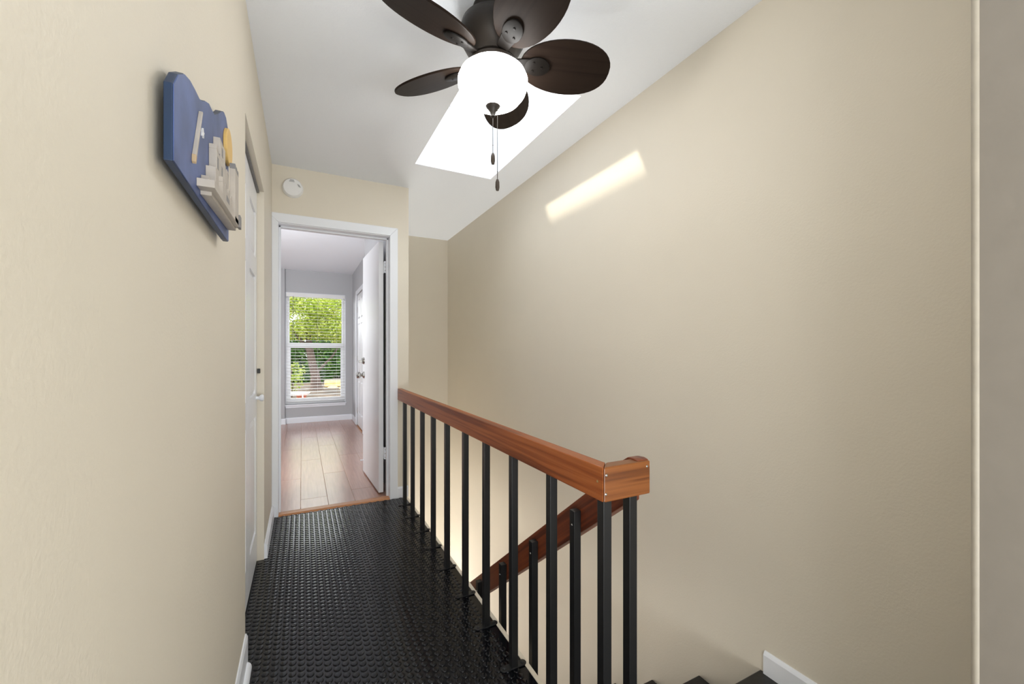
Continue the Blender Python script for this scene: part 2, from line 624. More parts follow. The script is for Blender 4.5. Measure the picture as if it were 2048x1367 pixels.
# ------------------------------------------------------------------ open slab door (door_1)
hx, hy = .585, YE + .148
door = empty('door_1', (hx, hy, 0))
S(door)
door.rotation_euler = (0, 0, R(2.4))
DW = .725
# local: x from -.036 to 0 (thickness), y 0..DW
MB().box(-.036, 0, 0, DW, .012, DZ - .004, bev=.0015).build('door_leaf', M['door_white'], door)
for z in (1.775, .285):
    h = MB()
    h.box(.0, .003, -.034, .004, z, z + .09).box(-.002, .02, -.037, -.034, z, z + .09)
    h.lathe([(.006, z - .002), (.006, z + .092)], 12, (.008, -.03, 0))
    hg = h.build('hinge', M['white'], door)
    s = MB()
    for q in (.015, .045, .075):
        s.lathe([(.0035, 0), (.0035, .002), (0, .0025)], 8, mat=Matrix.Translation((.006, -.037, z + q)) @ Matrix.Rotation(R(90), 4, 'X'))
    s.build('hinge_screws', M['steel'], hg)
RX = Matrix.Rotation(R(-90), 4, 'Y')
ky = DW - .065
for nm, z, prof in (('door_knob', .925, [(.033, 0), (.032, .005), (.026, .011), (.014, .016), (.012, .026), (.018, .031), (.027, .036), (.030, .046), (.0295, .060), (.024, .068), (0, .069)]),
                    ('deadbolt', 1.058, [(.032, 0), (.031, .008), (.026, .018), (.0, .02)])):
    kn = MB().lathe(prof, 24, mat=Matrix.Translation((-.036, ky, z)) @ RX).build(nm, M['steel'], door, smooth=True)
    if nm == 'deadbolt':
        MB().box(-.036 - .048, -.036 - .018, ky - .004, ky + .004, z - .018, z + .006, bev=.002).build('thumb_turn', M['steel'], kn)
MB().lathe([(.009, 0), (.009, .003), (.004, .004), (.004, .018), (.007, .019), (.007, .026), (0, .027)], 12, mat=Matrix.Translation((-.036, DW - .02, .115)) @ RX).build('door_bumper', M['white'], door, smooth=True)
MB().box(-.026, -.010, DW - .001, DW + .0015, .885, .965).build('latch_plate', M['steel'], door)


# ------------------------------------------------------------------ panelled doors
def panel_door(root, W, H, T, rows, stile, rails, colsn, front, mat):
    """local y 0..W, z 0..H; front face at x=front side sign"""
    fr = MB()
    fr.box(0, T, 0, stile, 0, H, bev=.001).box(0, T, W - stile, W, 0, H, bev=.001)
    cw = (W - stile * (colsn + 1)) / colsn
    for c in range(1, colsn):
        y0 = c * (cw + stile)
        fr.box(0, T, y0, y0 + stile, 0, H, bev=.001)
    z = 0
    zs = []
    for i, rl in enumerate(rails):
        fr.box(0.0002, T - .0002, stile * .5, W - stile * .5, z, z + rl)
        z += rl
        if i < len(rows):
            zs.append((z, z + rows[i]))
            z += rows[i]
    fr.build('door_frame', mat, root)
    for c in range(colsn):
        y0 = stile + c * (cw + stile)
        for (z0, z1) in zs:
            p = MB()
            p.box(T * .3, T * .7, y0 - .003, y0 + cw + .003, z0 - .003, z1 + .003)
            m_ = .028
            for s in (-1, 1):
                xb = T * .5 + s * T * .2
                xt = T * .5 + s * (T * .5 - .002)
                a = [(y0 + .006, z0 + .006), (y0 + cw - .006, z0 + .006), (y0 + cw - .006, z1 - .006), (y0 + .006, z1 - .006)]
                b2 = [(y0 + m_, z0 + m_), (y0 + cw - m_, z0 + m_), (y0 + cw - m_, z1 - m_), (y0 + m_, z1 - m_)]
                t_ = bmesh.new()
                A = [t_.verts.new((xb, u, v)) for u, v in a]
                B = [t_.verts.new((xt, u, v)) for u, v in b2]
                t_.faces.new(B)
                for i in range(4):
                    t_.faces.new((A[i], A[(i + 1) % 4], B[(i + 1) % 4], B[i]))
                bmesh.ops.recalc_face_normals(t_, faces=t_.faces)
                p._add(t_)
            p.build('door_panel', mat, root)


# closet bifold doors (door_2)
d2 = empty('door_2', (XL - .0675, CY0, 0))
S(d2)
lw_ = (CY1 - CY0 - .012) / 2
for k in range(2):
    lf = empty('bifold_leaf', (0, .004 + k * (lw_ + .004), .01))
    lf.parent = d2
    panel_door(lf, lw_, 1.995, .034, [.62, .62, .24], .075, [.17, .12, .10, .125], 1, 1, M['door_white'])
    if k == 1:
        MB().lathe([(.011, 0), (.009, .006), (.009, .014), (.017, .022), (.019, .030), (.014, .036), (0, .038)], 16, mat=Matrix.Translation((.034, lw_ - .055, .885)) @ Matrix.Rotation(R(90), 4, 'Y')).build('closet_knob', M['white'], lf, smooth=True)
MB().box(.02, .045, 0, CY1 - CY0, 2.010, 2.02).build('bifold_track', M['stone_dark'], d2)
MB().box(.036, .05, CY1 - CY0 - .012, CY1 - CY0, 1.025, 1.05, bev=.002).build('door_catch', M['black_metal'], d2)

# six panel door in the bedroom's right wall (door_3)
d3 = empty('door_3', (.772, D3Y0 + .01, .012))
S(d3)
panel_door(d3, D3Y1 - D3Y0 - .02, D3Z - .02, .035, [.50, .74, .30], .105, [.19, .13, .075, .075], 2, -1, M['door_white'])
for z in (.17, .98, 1.74):
    MB().box(-.005, .002, D3Y1 - D3Y0 - .032, D3Y1 - D3Y0 - .016, z, z + .09).build('hinge', M['steel'], d3)
t = empty('trim_4', (.765, D3Y1, 0))
S(t)
for bx in ((.753, .765, D3Y1, D3Y1 + .06, 0, D3Z + .06), (.753, .765, D3Y0 - .06, D3Y0, 0, D3Z + .06), (.753, .765, D3Y0, D3Y1, D3Z, D3Z + .06)):
    child(box('casing', M['white'], *bx, bev=.002), t)


# ------------------------------------------------------------------ baseboards
def baseboard_x(name, xw, sgn, y0, y1, h, z0=0.0, th=.013, shoe=0.0):
    """along Y against the wall face at xw, projecting in sgn"""
    p = [(xw, z0), (xw + sgn * th, z0), (xw + sgn * th, z0 + h - .012), (xw + sgn * th * .45, z0 + h), (xw, z0 + h)]
    o = MB().prism(p, 'Y', y0, y1).build(name, M['white'])
    S(o)
    if shoe:
        r = shoe
        q = [(xw + sgn * th, z0)] + [(xw + sgn * (th + r * math.cos(a)), z0 + r * 1.5 * math.sin(a)) for a in [R(k * 10) for k in range(10)]]
        MB().prism(q, 'Y', y0, y1 - .03).build('shoe_moulding', M['white'], o, smooth=True)
    return o


def baseboard_y(name, yw, sgn, x0, x1, h, z0=0.0, th=.013):
    p = [(yw, z0), (yw + sgn * th, z0), (yw + sgn * th, z0 + h - .012), (yw + sgn * th * .45, z0 + h), (yw, z0 + h)]
    return S(MB().prism(p, 'X', x0, x1).build(name, M['white']))


baseboard_x('baseboard_left', XL, 1, .02, CY0 - .005, .11, th=.009, shoe=.015)
baseboard_x('baseboard_left_far', XL, 1, CY1 + .002, YE - .017, .085, th=.016)
baseboard_y('baseboard_end', YE, -1, DX1 + CW, XE - .005, .085)
baseboard_y('baseboard_bedroom', YB, -1, -.243, .752, .09)
baseboard_y('baseboard_bedroom_left', YB - .06, -1, -2.5, -.23, .09)
baseboard_x('baseboard_bedroom_right', .765, -1, D3Y1 + .06, YB - .013, .09)
baseboard_x('baseboard_right', XR, -1, .272, .935, .080, z0=-.032)
# door jamb at the near right of the camera's doorway
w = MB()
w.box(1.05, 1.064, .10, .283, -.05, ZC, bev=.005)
tj = S(w.build('trim_5', M['jamb_shade']))
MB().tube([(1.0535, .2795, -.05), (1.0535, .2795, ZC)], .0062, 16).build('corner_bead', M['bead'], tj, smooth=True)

# ------------------------------------------------------------------ bedroom window (window_1)
win = empty('window_1', ((WX0 + WX1) / 2, YB, WZ0))
S(win)


def wpart(name, mat, *bx, bev=.0015, par=None):
    return child(box(name, mat, *bx, bev=bev), win)


zm0, zm1 = 1.205, 1.290
f = MB()
y0, y1 = YB + .055, YB + .115
f.box(WX0, WX0 + .03, y0, y1, WZ0, WZ1).box(WX1 - .03, WX1, y0, y1, WZ0, WZ1).box(WX0 + .03, WX1 - .03, y0, y1, WZ1 - .035, WZ1).box(WX0 + .03, WX1 - .03, y0, y1, WZ0, WZ0 + .04)
child(f.build('window_frame', M['vinyl']), win)
f = MB()
ys0, ys1 = YB + .09, YB + .112
f.box(WX0 + .03, WX0 + .055, ys0, ys1, zm0, WZ1 - .035).box(WX1 - .055, WX1 - .03, ys0, ys1, zm0, WZ1 - .035).box(WX0 + .055, WX1 - .055, ys0, ys1, zm0 + .01, zm1).box(WX0 + .055, WX1 - .055, ys0, ys1, WZ1 - .06, WZ1 - .035)
us = child(f.build('upper_sash', M['vinyl']), win)
pn = box('pane', M['pane'], WX0 + .05, WX1 - .05, ys0 + .009, ys0 + .013, zm1 - .005, WZ1 - .055)
pn.parent = us
pn.location = -(us.location + win.location)
f = MB()
ys0, ys1 = YB + .06, YB + .088
f.box(WX0 + .03, WX0 + .072, ys0, ys1, WZ0 + .04, zm1 - .005).box(WX1 - .072, WX1 - .03, ys0, ys1, WZ0 + .04, zm1 - .005).box(WX0 + .072, WX1 - .072, ys0, ys1, zm0, zm1 - .005).box(WX0 + .072, WX1 - .072, ys0, ys1, WZ0 + .04, WZ0 + .085)
ls = child(f.build('lower_sash', M['vinyl']), win)
pn = box('pane', M['pane'], WX0 + .068, WX1 - .068, ys0 + .009, ys0 + .013, WZ0 + .08, zm0 + .005)
pn.parent = ls
pn.location = -(ls.location + win.location)
wpart('window_sill', M['white'], WX0 - .01, WX1 + .01, YB - .03, YB + .055, WZ0 - .022, WZ0, bev=.003)
wpart('window_apron', M['white'], WX0, WX1, YB - .012, YB, WZ0 - .055, WZ0 - .022, bev=.002)
f = MB()
f.box(WX0, WX0 + .006, YB, YB + .055, WZ0, WZ1).box(WX1 - .006, WX1, YB, YB + .055, WZ0, WZ1).box(WX0, WX1, YB, YB + .055, WZ1 - .006, WZ1)
child(f.build('window_reveal', M['white']), win)

# blind
bl = empty('window_blind', ((WX0 + WX1) / 2, YB + .02, WZ1 - .01))
tag(bl, 'white horizontal slat blind hanging open in the bedroom window', 'blind')
bw = (WX1 - WX0) / 2 - .009
MB().box(-bw, bw, -.028, .028, -.048, 0, bev=.002).build('headrail', M['slat'], bl)
MB().box(-bw, bw, -.036, -.029, -.062, .002, bev=.002).build('valance', M['slat'], bl)
sl = MB()
tt = bmesh.new()
secs = [(-.0235, 0), (-.012, .0012), (0, .0016), (.012, .0012), (.0235, 0)]
top = [[tt.verts.new((x, y, z + .0011)) for y, z in secs] for x in (-bw, bw)]
bot = [[tt.verts.new((x, y, z - .0011)) for y, z in secs] for x in (-bw, bw)]
for i in range(4):
    tt.faces.new((top[0][i], top[1][i], top[1][i + 1], top[0][i + 1]))
    tt.faces.new((bot[0][i], bot[0][i + 1], bot[1][i + 1], bot[1][i]))
for i in (0, 4):
    tt.faces.new((top[0][i], bot[0][i], bot[1][i], top[1][i]))
for j in (0, 1):
    tt.faces.new(top[j] + bot[j][::-1])
bmesh.ops.recalc_face_normals(tt, faces=tt.faces)
sl._add(tt)
s0 = sl.build('slat', M['slat'], bl)
zz0, pitch = -.075, .0490
ns = int((WZ1 - .01 - WZ0 - .075 - .03) / pitch)
s0.location = (0, 0, zz0)
s0.rotation_euler = (R(2), 0, 0)
for i in range(1, ns + 1):
    link_copy(s0, bl, (0, 0, zz0 - i * pitch), (R(2 + rnd.uniform(-.6, .6)), R(rnd.uniform(-.12, .12)), 0))
zb = zz0 - (ns + .9) * pitch
MB().box(-bw, bw, -.025, .025, zb - .018, zb, bev=.003).build('bottom_rail', M['slat'], bl)
for x in (-bw + .13, .02, bw - .13):
    MB().tube([(x, -.026, -.05), (x, -.026, zb)], .0008, 5).build('ladder_cord', M['slat'], bl)
MB().tube([(-bw + .1, -.042, -.05), (-bw + .095, -.045, -.75)], .0035, 8).build('tilt_wand', M['slot'], bl)
MB().tube([(bw - .02, -.042, -.05), (bw - .018, -.046, -1.52)], .0018, 6).build('lift_cord', M['slot'], bl)

# ------------------------------------------------------------------ skylight (window_2)
sk = empty('window_2', ((SX0 + SX1) / 2, (SY0 + SY1) / 2, ZC))
S(sk)
f = MB()
e = .03
zs0 = ZC + .001
f.box(SX0 - e, SX0, SY0 - e, SY1 + e, zt, SZ).box(SX1, SX1 + e, SY0 - e, SY1 + e, zt, SZ).box(SX0, SX1, SY0 - e, SY0, zt, SZ).box(SX0, SX1, SY1, SY1 + e, zt, SZ)
child(f.build('skylight_shaft', M['white']), sk)
f = MB()
f.box(SX0 - .002, SX0 + .003, SY0, SY1, zs0, zt).box(SX1 - .003, SX1 + .002, SY0, SY1, zs0, zt).box(SX0, SX1, SY0 - .002, SY0 + .003, zs0, zt).box(SX0, SX1, SY1 - .003, SY1 + .002, zs0, zt)
child(f.build('shaft_lining', M['white']), sk)
f = MB()
f.box(SX0 - e, SX0 + .02, SY0 - e, SY1 + e, SZ, SZ + .04).box(SX1 - .02, SX1 + e, SY0 - e, SY1 + e, SZ, SZ + .04).box(SX0 + .02, SX1 - .02, SY0 - e, SY0 + .02, SZ, SZ + .04).box(SX0 + .02, SX1 - .02, SY1 - .02, SY1 + e, SZ, SZ + .04)
child(f.build('skylight_frame', M['vinyl']), sk)
child(box('pane', M['pane'], SX0 + .015, SX1 - .015, SY0 + .015, SY1 - .015, SZ + .015, SZ + .021), sk)

# ------------------------------------------------------------------ staircase
st = empty('staircase', (1.12, .95, -.032))
tag(st, 'straight flight of black stained stairs going down beside the hallway railing', 'stairs')
RISE, RUN, N0 = .2055, .2655, .952
nst = 13
for k in range(nst):
    z = -.032 - k * RISE
    yn = N0 + k * RUN
    if k == 0:
        o = box('landing_tread', M['tread'], XF + .006, XR - .002, .79, yn, z - .03, z, bev=.004)
    else:
        o = box('tread', M['tread'], XF + .003, XR - .002, yn - RUN - .02, yn, z - .03, z, bev=.004)
    child(o, st)
    if z - RISE > LOW - .01:
        child(box('riser', M['tread'], XF + .003, XR - .002, yn - .035, yn - .022, z - RISE, z - .028), st)

# ------------------------------------------------------------------ stair railing
rl = empty('stair_railing', (.684, 2.0, 0))
tag(rl, 'stained wooden handrail on square black metal balusters guarding the stair opening', 'railing')
RXC = .684
RZ0, RZ1 = .768, .855
RY0 = .812


def rail_bar(length, mat, name, rw=.038, rh=RZ1 - RZ0, bev=.004):
    b = MB().box(-rw / 2, rw / 2, 0, length, -rh / 2, rh / 2, bev=bev)
    return b.build(name, mat, smooth=False)


# long top rail, mitred at the corner
tb = bmesh.new()
hw = .019
poly = [(RXC - hw, RY0), (RXC + hw, RY0 + .038), (RXC + hw, YE), (RXC - hw, YE)]
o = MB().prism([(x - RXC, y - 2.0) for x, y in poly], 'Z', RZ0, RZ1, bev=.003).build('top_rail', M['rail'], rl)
poly = [(RXC - hw, RY0), (.822, RY0), (.822, RY0 + .038), (RXC + hw, RY0 + .038)]
rr = MB()
xe = .822
# front elevation: lower edge eased, outer end slightly rounded
rr.prism([(RXC - hw + .0012 - RXC, RY0 - 2.0), (xe - RXC, RY0 - 2.0), (xe - RXC, RY0 + .038 - 2.0), (hw + .0012, RY0 + .038 - 2.0)], 'Z', RZ0 - .001, RZ1, bev=.004)
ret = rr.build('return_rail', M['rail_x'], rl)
for sx, sz in ((RXC - hw + .010, RZ1 - .020), (RXC - hw + .008, RZ0 + .020), (xe - .012, RZ1 - .014)):
    MB().lathe([(.0036, 0), (.0036, .001), (.0016, .0014), (0, .0006)], 10, mat=Matrix.Translation((sx - RXC, RY0 - 2.0, sz)) @ Matrix.Rotation(R(90), 4, 'X')).build('screw', M['steel'], ret)
MB().lathe([(.0034, 0), (.0034, .001), (.0012, .0014), (0, .0008)], 10, mat=Matrix.Translation((-hw, RY0 + .022 - 2.0, (RZ0 + RZ1) / 2 + .004)) @ Matrix.Rotation(R(-90), 4, 'Y')).build('screw', M['brass'], o)
# sloped rail
slope = RISE / RUN
ang = math.atan(slope)
SXC = .803
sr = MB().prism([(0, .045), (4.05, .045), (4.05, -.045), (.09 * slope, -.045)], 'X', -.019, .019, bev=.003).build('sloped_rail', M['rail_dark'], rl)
ytop, ztop_ = RY0 + .030, RZ1 - .002
n_off = Vector((0, -math.sin(ang), -math.cos(ang))) * .045
sr.location = Vector((SXC - RXC, ytop + .009 - 2.0, ztop_)) + n_off
sr.rotation_euler = (-ang, 0, 0)
# curled easing where the sloped rail meets the return
MB().prism([(RY0 + .006 - 2, RZ1 - .035), (RY0 + .006 - 2, RZ1 + .002), (RY0 + .02 - 2, RZ1 + .005), (RY0 + .045 - 2, RZ1 + .003), (RY0 + .068 - 2, RZ1 - .012), (RY0 + .075 - 2, RZ1 - .05)], 'X', SXC - .019 - RXC, SXC + .019 - RXC, bev=.003).build('rail_easing', M['rail_dark'], rl)

PS = .0128
b0 = MB().box(-PS, PS, -PS, PS, 0, RZ0 + .002, bev=.0012).build('baluster', M['black_metal'], rl)
# foot plate: lozenge with two bolts
pts = []
for cx_, sgn in ((.036, 1), (-.036, -1)):
    for k in range(9):
        a = R(-70 + k * 17.5) if sgn > 0 else R(110 + k * 17.5)
        pts.append((cx_ + .015 * math.cos(a), .015 * math.sin(a)))
bp = MB().prism(pts, 'Z', .0015, .0055, bev=.0008).build('base_plate', M['black_metal'], b0)
bq = []
for sx in (-.036, .036):
    bq.append(MB().lathe([(.0065, .0055), (.006, .0085), (.0035, .0095), (.0, .0088)], 10, (sx, 0, 0)).build('bolt', M['black_metal'], b0, smooth=True))
ys = [RY0 + .019, 1.080, 1.338, 1.588, 1.834, 2.108, 2.366, 2.612, 2.872, 3.118]
b0.location = (0, ys[2] - 2.0, 0)
for i, y in enumerate(ys):
    if i == 2:
        continue
    c = link_copy(b0, rl, (0, y - 2.0, 0))
    if i > 0:
        for q in [bp] + bq:
            link_copy(q, c)
# post below the return
MB().box(-PS, PS, -PS, PS, -.032, RZ0 + .002, bev=.0012).build('baluster', M['black_metal'], rl, loc=(.769 - RXC, RY0 + .019 - 2.0, 0))
# balusters of the sloped rail, screwed to its hall side
bx_ = SXC - .019 - PS - .0005
for k in range(11):
    y = 1.078 + k * RUN * 1.0
    top = RZ1 - (y - ytop) * slope - .030
    kk = math.ceil((y + PS - N0) / RUN - 1e-6)
    zb_ = -.032 - kk * RISE
    if zb_ < LOW:
        zb_ = LOW
    lb = MB().box(-PS, PS, -PS, PS, zb_, top, bev=.0012).build('baluster', M['black_metal'], rl, loc=(bx_ - RXC, y - 2.0, 0))
    MB().lathe([(.004, 0), (.0035, .0015), (0, .002)], 10, mat=Matrix.Translation((-PS, 0, top - .045)) @ Matrix.Rotation(R(-90), 4, 'Y')).build('screw', M['steel'], lb)

# ------------------------------------------------------------------ smoke detector
sd = empty('smoke_detector', (-.058, YE, 2.290))
tag(sd, 'round white smoke detector on the tan wall above the doorway', 'smoke detector')
RY = Matrix.Rotation(R(90), 4, 'X')
MB().lathe([(.066, 0), (.066, .010), (.064, .012)], 40, mat=RY).build('mounting_base', M['plastic'], sd, smooth=True)
MB().lathe([(.064, .012), (.063, .026), (.057, .034), (.0, .037)], 40, mat=RY, close=False).build('cover', M['plastic'], sd, smooth=True)
v = MB()
for k in range(3):
    v.box(-.022 + k * .003, .012 - k * .002, -.0375, -.034, .036 + k * .006, .038 + k * .006)
v.build('vent_slots', M['slot'], sd)
v = MB()
for k in range(3):
    v.box(-.001, .001, -.0375, -.034, -.010, .010, mat=Matrix.Translation((.034 + k * .005, 0, .016 - k * .002)) @ Matrix.Rotation(R(-28), 4, 'Y'))
v.build('sounder_slots', M['slot'], sd)

# ------------------------------------------------------------------ ceiling fan
FX, FY = .645, 1.432
fan = empty('ceiling_fan', (FX, FY, ZC))
tag(fan, 'dark bronze five blade ceiling fan with a glowing white bowl light', 'ceiling fan')
z = lambda a: a - ZC
MB().lathe([(.075, 0), (.078, -.012), (.070, -.035), (.050, -.045)], 40).build('canopy', M['bronze'], fan, smooth=True)
MB().lathe([(.050, z(2.40)), (.090, z(2.392)), (.118, z(2.372)), (.126, z(2.345)), (.122, z(2.318)), (.104, z(2.285)), (.090, z(2.262)), (.086, z(2.240)), (.078, z(2.236))], 48).build('motor_housing', M['bronze'], fan, smooth=True)
MB().lathe([(.078, z(2.236)), (.092, z(2.226)), (.095, z(2.208)), (.091, z(2.200))], 40).build('light_fitter', M['bronze'], fan, smooth=True)
MB().lathe([(.089, z(2.205)), (.108, z(2.201)), (.123, z(2.188)), (.1315, z(2.168)), (.131, z(2.146)), (.122, z(2.122)), (.103, z(2.098)), (.075, z(2.081)), (.040, z(2.071)), (0, z(2.069))], 48, close=False).build('light_bowl', M['bowl'], fan, smooth=True)
fin = MB().lathe([(.0, z(2.084)), (.033, z(2.081)), (.0335, z(2.078)), (.031, z(2.073)), (.021, z(2.062)), (.012, z(2.050)), (.009, z(2.038)), (.0095, z(2.032)), (.0, z(2.028))], 20).build('finial', M['bronze'], fan, smooth=True)
BZ = 2.245
BR = .460
pitch_a = R(21)
# blade outline (local x outward)
outl = []
nn = 40
x_in, x_out = .105, BR
L = x_out - x_in
for k in range(nn):
    t_ = k / nn * 2 * math.pi
    u = .5 - .5 * math.cos(t_)
    wv = math.sin(t_)
    half = .106 * (abs(wv) ** .86) * (1.0 + .13 * (u - .5))
    outl.append((x_in + u * L, half if wv >= 0 else -half))
blade0 = MB().prism(outl, 'Z', -.004, .004, bev=.002).build('blade', M['blade'], fan)
ir = MB()
ipts = []
for k in range(24):
    a = k / 24 * 2 * math.pi
    ipts.append((.170 + .050 * math.cos(a), .036 * math.sin(a)))
ir.prism(ipts, 'Z', -.013, -.0045, bev=.004)
for q in range(3):
    ir.lathe([(.005, -.013), (.004, -.016), (0, -.0165)], 8, (.165 + .022 * math.cos(R(q * 120)), .018 * math.sin(R(q * 120)), 0))
ir.prism([(.060, -.018), (.130, -.026), (.150, -.026), (.150, .026), (.130, .026), (.060, .018)], 'Z', -.012, -.005, bev=.002)
iron0 = ir.build('blade_bracket', M['bracket'], blade0, smooth=True)
angs = [198, 126, 54, -18, -90]
for i, a in enumerate(angs):
    rot = (Matrix.Rotation(R(a), 3, 'Z') @ Matrix.Rotation(-pitch_a, 3, 'X')).to_euler()
    if i == 0:
        blade0.location = (0, 0, z(BZ))
        blade0.rotation_euler = rot
    else:
        c = link_copy(blade0, fan, (0, 0, z(BZ)), rot)
        link_copy(iron0, c)
# pull chains
for dx, dy, z1, m_ in ((0.0, 0.0, 1.894, 'tan'), (.016, -.006, 1.795, 'weight')):
    ztop2 = 2.036 if dx == 0 else 2.205
    pc = MB().tube([(dx, dy, z(ztop2)), (dx, dy, z(z1))], .0015, 6).build('pull_chain', M['chain'], fan)
    MB().lathe([(0, z(z1) + .001), (.004, z(z1)), (.0075, z(z1) - .010), (.008, z(z1) - .030), (.0055, z(z1) - .042), (0, z(z1) - .044)], 14, (dx, dy, 0)).build('pull_weight', M['weight'], pc, smooth=True)
    MB().lathe([(0, .003), (.0025, 0), (0, -.003)], 8, (dx, dy, z(z1) + .03)).build('chain_coupling', M['chain'], pc)

# ------------------------------------------------------------------ wall plaque with a little castle
pq = empty('wall_plaque', (XL, .98, 1.41))
tag(pq, 'blue painted wooden wall plaque with a grey block castle and yellow moon', 'wall art')
H0 = 1.1418
PB, PF = -.174, -.162


def pl(name, mat, poly, x0, x1, bev=.0, par=None):
    o = MB().prism([(y - .98, H0 + zz - 1.41) for y, zz in poly], 'X', x0 - XL, x1 - XL, bev=bev).build(name, mat, par if par else pq)
    return o


cb = [(.740, .270), (.740, .380), (.765, .408), (.800, .430), (.835, .441), (.870, .446), (.905, .449), (.930, .458), (.960, .474), (.990, .486), (1.020, .489), (1.050, .494), (1.090, .516), (1.130, .543), (1.165, .560), (1.195, .562), (1.222, .548), (1.232, .52), (1.232, .272), (1.20, .270)]
bd = pl('backboard', M['blue_edge'], cb, PB, PF - .0012, bev=.0012)
pl('painted_sky', M['blue'], [(.985 + (y - .985) * .994, .385 + (zz - .385) * .988) for y, zz in cb], PF - .0014, PF)
pl('hanger', M['stone_dark'], [(.96, .40), (1.00, .40), (1.00, .43), (.96, .43)], XL, PB)
mo = []
for k in range(28):
    a = R(k * 360 / 28)
    mo.append((1.190 + .042 * math.cos(a), .488 + .042 * math.sin(a)))
pl('moon', M['moon'], mo, PF, PF + .008, bev=.0015)


def blk(y0, y1, z0, z1, x1, mat='stone', x0=PF, name='castle_block'):
    return pl(name, M[mat], [(y0, z0), (y1, z0), (y1, z1), (y0, z1)], x0, x1, bev=.0008)


pl('castle_ledge', M['stone'], [(.880, .286), (1.215, .304), (1.215, .316), (.880, .300)], PF, -.136, bev=.0008)
pl('castle_plinth', M['stone'], [(.91, .281), (1.215, .297), (1.215, .305), (.91, .289)], PF, -.145, bev=.0008)
blk(.915, .956, .300, .318, -.150)
blk(.956, 1.16, .300, .352, -.146)
blk(.986, 1.13, .352, .398, -.149)
blk(1.030, 1.095, .398, .440, -.150)
gt = blk(.985, 1.11, .300, .335, -.139, name='castle_gatehouse')
blk(1.13, 1.185, .300, .418, -.136, 'stone', -.147, name='castle_tower')
for y in (.985, 1.02, 1.055, 1.09):
    blk(y, y + .018, .335, .345, -.139, name='merlon')
for y in (.986, 1.03, 1.075, 1.112):
    blk(y, y + .017, .398, .407, -.149, name='merlon')
for y in (1.13, 1.151, 1.172):
    blk(y, y + .013, .418, .430, -.136, 'stone_dark', -.147, name='merlon')
blk(.990, 1.004, .362, .385, -.1485, 'stone_dark', -.1492, name='arrow_slit')
blk(1.04, 1.052, .362, .385, -.1485, 'stone_dark', -.1492, name='arrow_slit')
blk(1.05, 1.062, .410, .428, -.1495, 'stone_dark', -.1502, name='arrow_slit')
blk(1.03, 1.065, .300, .324, -.1385, 'stone_dark', -.1392, name='castle_gate')
blk(1.188, 1.212, .300, .330, -.133, 'stone_dark', -.139, name='castle_turret')
# slanted staff with a pointed tip, and a star
pl('staff', M['stone'], [(.846, .325), (.854, .324), (.901, .422), (.897, .423)], PF, PF + .006, bev=.0008)
pl('staff_tip', M['tan'], [(.845, .326), (.855, .325), (.849, .311), (.845, .314)], PF, PF + .006, bev=.0008)
stp = []
for k in range(10):
    a = R(90 + k * 36)
    r = .009 if k % 2 == 0 else .0045
    stp.append((.922 + r * math.cos(a), .396 + r * math.sin(a)))
pl('star', M['plastic'], stp, PF, PF + .003)

# ------------------------------------------------------------------ outdoors
gnd = MB().box(-60, 60, YB + .5, 120, -1.3, -1.05).build('ground', M['ground'])
S(gnd)
S(box('added_sun_screen', M['siding'], -3.2, 1.6, YB + .12, YB + 1.35, 2.62, 2.72))  # unseen overhang added to keep direct sun out of the bedroom
w = MB()
w.box(-3.2, WX0 - .04, YB + .12, YB + .16, -1.3, 2.62).box(WX1 + .04, 1.8, YB + .12, YB + .16, -1.3, 2.62).box(WX0 - .04, WX1 + .04, YB + .12, YB + .16, -1.3, WZ0 - .03).box(WX0 - .04, WX1 + .04, YB + .12, YB + .16, WZ1 + .03, 2.62)
S(w.build('wall_exterior', M['siding']))


def foliage(name, mat, clumps, n, size, parent, seed):
    rg = np.random.default_rng(seed)
    tot = sum(c[3] * c[4] * c[5] for c in clumps)
    V, F = [], []
    for (cx, cy, cz, rx, ry, rz) in clumps:
        k = int(n * rx * ry * rz / tot)
        d = rg.normal(size=(k, 3))
        d /= np.linalg.norm(d, axis=1)[:, None]
        r = rg.uniform(.35, 1.0, k) ** .5
        P = d * r[:, None] * np.array([rx, ry, rz]) + np.array([cx, cy, cz])
        for p in P:
            s = size * rg.uniform(.6, 1.3)
            a = rg.normal(size=3); a /= np.linalg.norm(a)
            b = np.cross(a, rg.normal(size=3)); b /= np.linalg.norm(b)
            c_ = np.cross(a, b)
            i = len(V)
            V += [tuple(p - a * s), tuple(p + b * s * .42 + c_ * s * .12), tuple(p + a * s), tuple(p - b * s * .42 + c_ * s * .12)]
            F += [(i, i + 1, i + 2), (i, i + 2, i + 3)]
    o = mesh_obj(name, V, F, mat, parent)
    tag(o, kind='stuff')
    return o


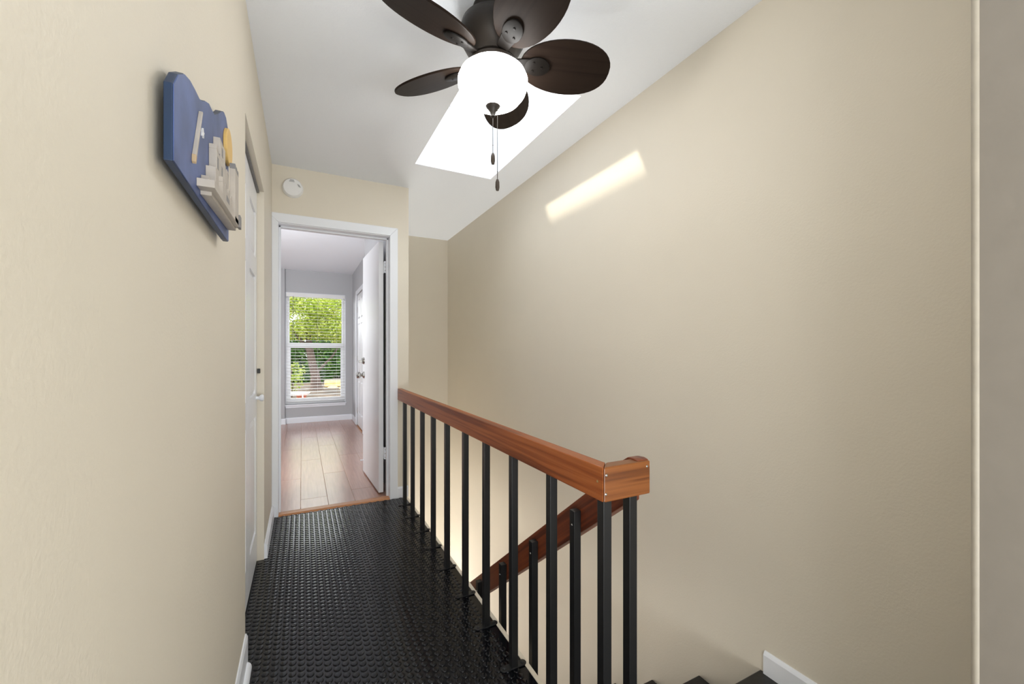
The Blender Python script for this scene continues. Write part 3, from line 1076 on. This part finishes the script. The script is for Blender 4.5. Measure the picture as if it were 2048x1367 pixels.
# shade tree straight outside
tr = empty('shade_tree', (.72, 26.5, -1.05))
tag(tr, 'tall leafy tree with a leaning brown trunk seen through the window', 'tree')
MB().tube([(0.02, 0, -.1), (0, 0, .3), (-.05, 0, .9), (-.20, .05, 1.6), (-.34, .1, 2.4), (-.42, .2, 3.6)], [.42, .30, .24, .22, .19, .13], 12).build('trunk', M['bark'], tr, smooth=True)
for pts_, rr_ in (([(-.06, 0, .85), (.35, .1, 1.35), (.9, .2, 1.95), (1.5, .3, 3.0)], [.09, .06, .05, .03]), ([(-.3, .08, 2.2), (-.9, 0, 3.0), (-1.5, .2, 4.0)], [.12, .09, .05])):
    MB().tube(pts_, rr_, 9).build('branch', M['bark'], tr, smooth=True)
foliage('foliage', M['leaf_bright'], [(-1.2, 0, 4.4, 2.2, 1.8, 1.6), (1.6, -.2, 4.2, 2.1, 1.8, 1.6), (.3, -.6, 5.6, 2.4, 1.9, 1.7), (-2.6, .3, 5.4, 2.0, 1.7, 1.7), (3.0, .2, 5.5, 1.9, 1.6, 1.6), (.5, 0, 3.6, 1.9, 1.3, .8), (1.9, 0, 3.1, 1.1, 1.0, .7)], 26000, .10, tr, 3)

hedge_spots = [(-6.5, 34, 3.8, 2.8), (-2.6, 38.2, 5.2, 3.1), (.2, 34, 4.4, 2.9), (3.4, 38.4, 5.4, 3.1), (6.8, 34.2, 3.8, 2.8)]
hl = ['dark green background bush at the left edge of the view through the window', 'dark green background bush left of the tree trunk beyond the window', 'dark green background bush directly behind the tree trunk beyond the window', 'dark green background bush right of the tree trunk beyond the window', 'dark green background bush at the right edge of the view through the window']
for i, (x, y, h, wd) in enumerate(hedge_spots):
    t = empty('background_bush', (x, y, -1.05))
    tag(t, hl[i], 'bush', 'dark bushes behind the tree')
    MB().tube([(0, 0, 0), (.05, 0, .8), (-.1, .1, 1.6)], [.16, .12, .07], 8).build('stem', M['bark'], t)
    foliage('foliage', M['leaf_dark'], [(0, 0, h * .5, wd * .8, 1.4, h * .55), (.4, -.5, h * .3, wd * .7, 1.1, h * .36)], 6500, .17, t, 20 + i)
t = empty('shrub', (-.45, 22.6, -1.05))
tag(t, 'yellow green shrub at the left of the window view, before the trunk', 'shrub')
MB().tube([(0, 0, 0), (.04, 0, .5), (-.02, 0, 1.1), (.05, .1, 1.5)], [.05, .04, .03, .02], 8).build('stem', M['bark'], t)
foliage('foliage', M['leaf_mid'], [(0, 0, 1.25, .65, .5, .5), (.1, -.1, .7, .5, .4, .4)], 420, .075, t, 51)

gt_ = empty('garden_table', (-.36, 16.9, -1.05))
tag(gt_, 'pale oval garden table outside at the lower left of the window', 'table')
op = [(.62 * math.cos(R(k * 15)), .42 * math.sin(R(k * 15))) for k in range(24)]
MB().prism(op, 'Z', .68, .72, bev=.008).build('table_top', M['vinyl'], gt_)
for sx in (-.38, .38):
    for sy in (-.2, .2):
        MB().box(sx - .02, sx + .02, sy - .02, sy + .02, 0, .68).build('leg', M['vinyl'], gt_)
sb = empty('stone_block', (1.86, 28.5, -1.05))
tag(sb, 'sunlit tan stone block lying beyond the trunk, right of it', 'stone')
MB().box(-.60, .60, -.3, .3, 0, .40, bev=.05).build('block', M['sandstone'], sb)
for k, (x, y, s) in enumerate([(-.2, -1.1, .30), (.35, -1.8, .24)]):
    MB().lathe([(s, 0), (s * .95, .06), (s * .6, .11), (0, .13)], 9, (x, y, 0)).build('rubble', M['sandstone'], sb)
cr = empty('tan_crate', (.98, 16.0, -1.05))
tag(cr, 'sunlit tan wooden crate outside near the bottom of the window', 'crate')
MB().box(-.20, .20, -.15, .15, 0, .40, bev=.01).build('crate_body', M['sandstone'], cr)
for z_ in (.06, .19, .32):
    MB().box(-.205, .205, -.157, -.15, z_, z_ + .06).build('slat', M['sandstone'], cr)
bn = empty('garden_bin', (.50, 15.8, -1.05))
tag(bn, 'low dark blue bin outside, left of the tan crate', 'bin')
MB().prism([(-.20, 0), (.20, 0), (.24, .36), (-.24, .36)], 'Y', -.16, .16, bev=.01).build('bin_body', M['navy_plastic'], bn)
MB().box(-.25, .25, -.17, .17, .36, .385, bev=.006).build('lid', M['navy_plastic'], bn)
po = empty('planter', (-.02, 21.0, -1.05))
tag(po, 'terracotta planter on the ground, left of the tree trunk', 'planter')
MB().lathe([(.16, 0), (.20, .20), (.24, .22), (.24, .28), (.20, .28), (.19, .20), (0, .20)], 20).build('pot', M['terracotta'], po, smooth=True)
MB().lathe([(.19, .22), (.1, .25), (0, .26)], 12).build('soil', M['bark'], po)
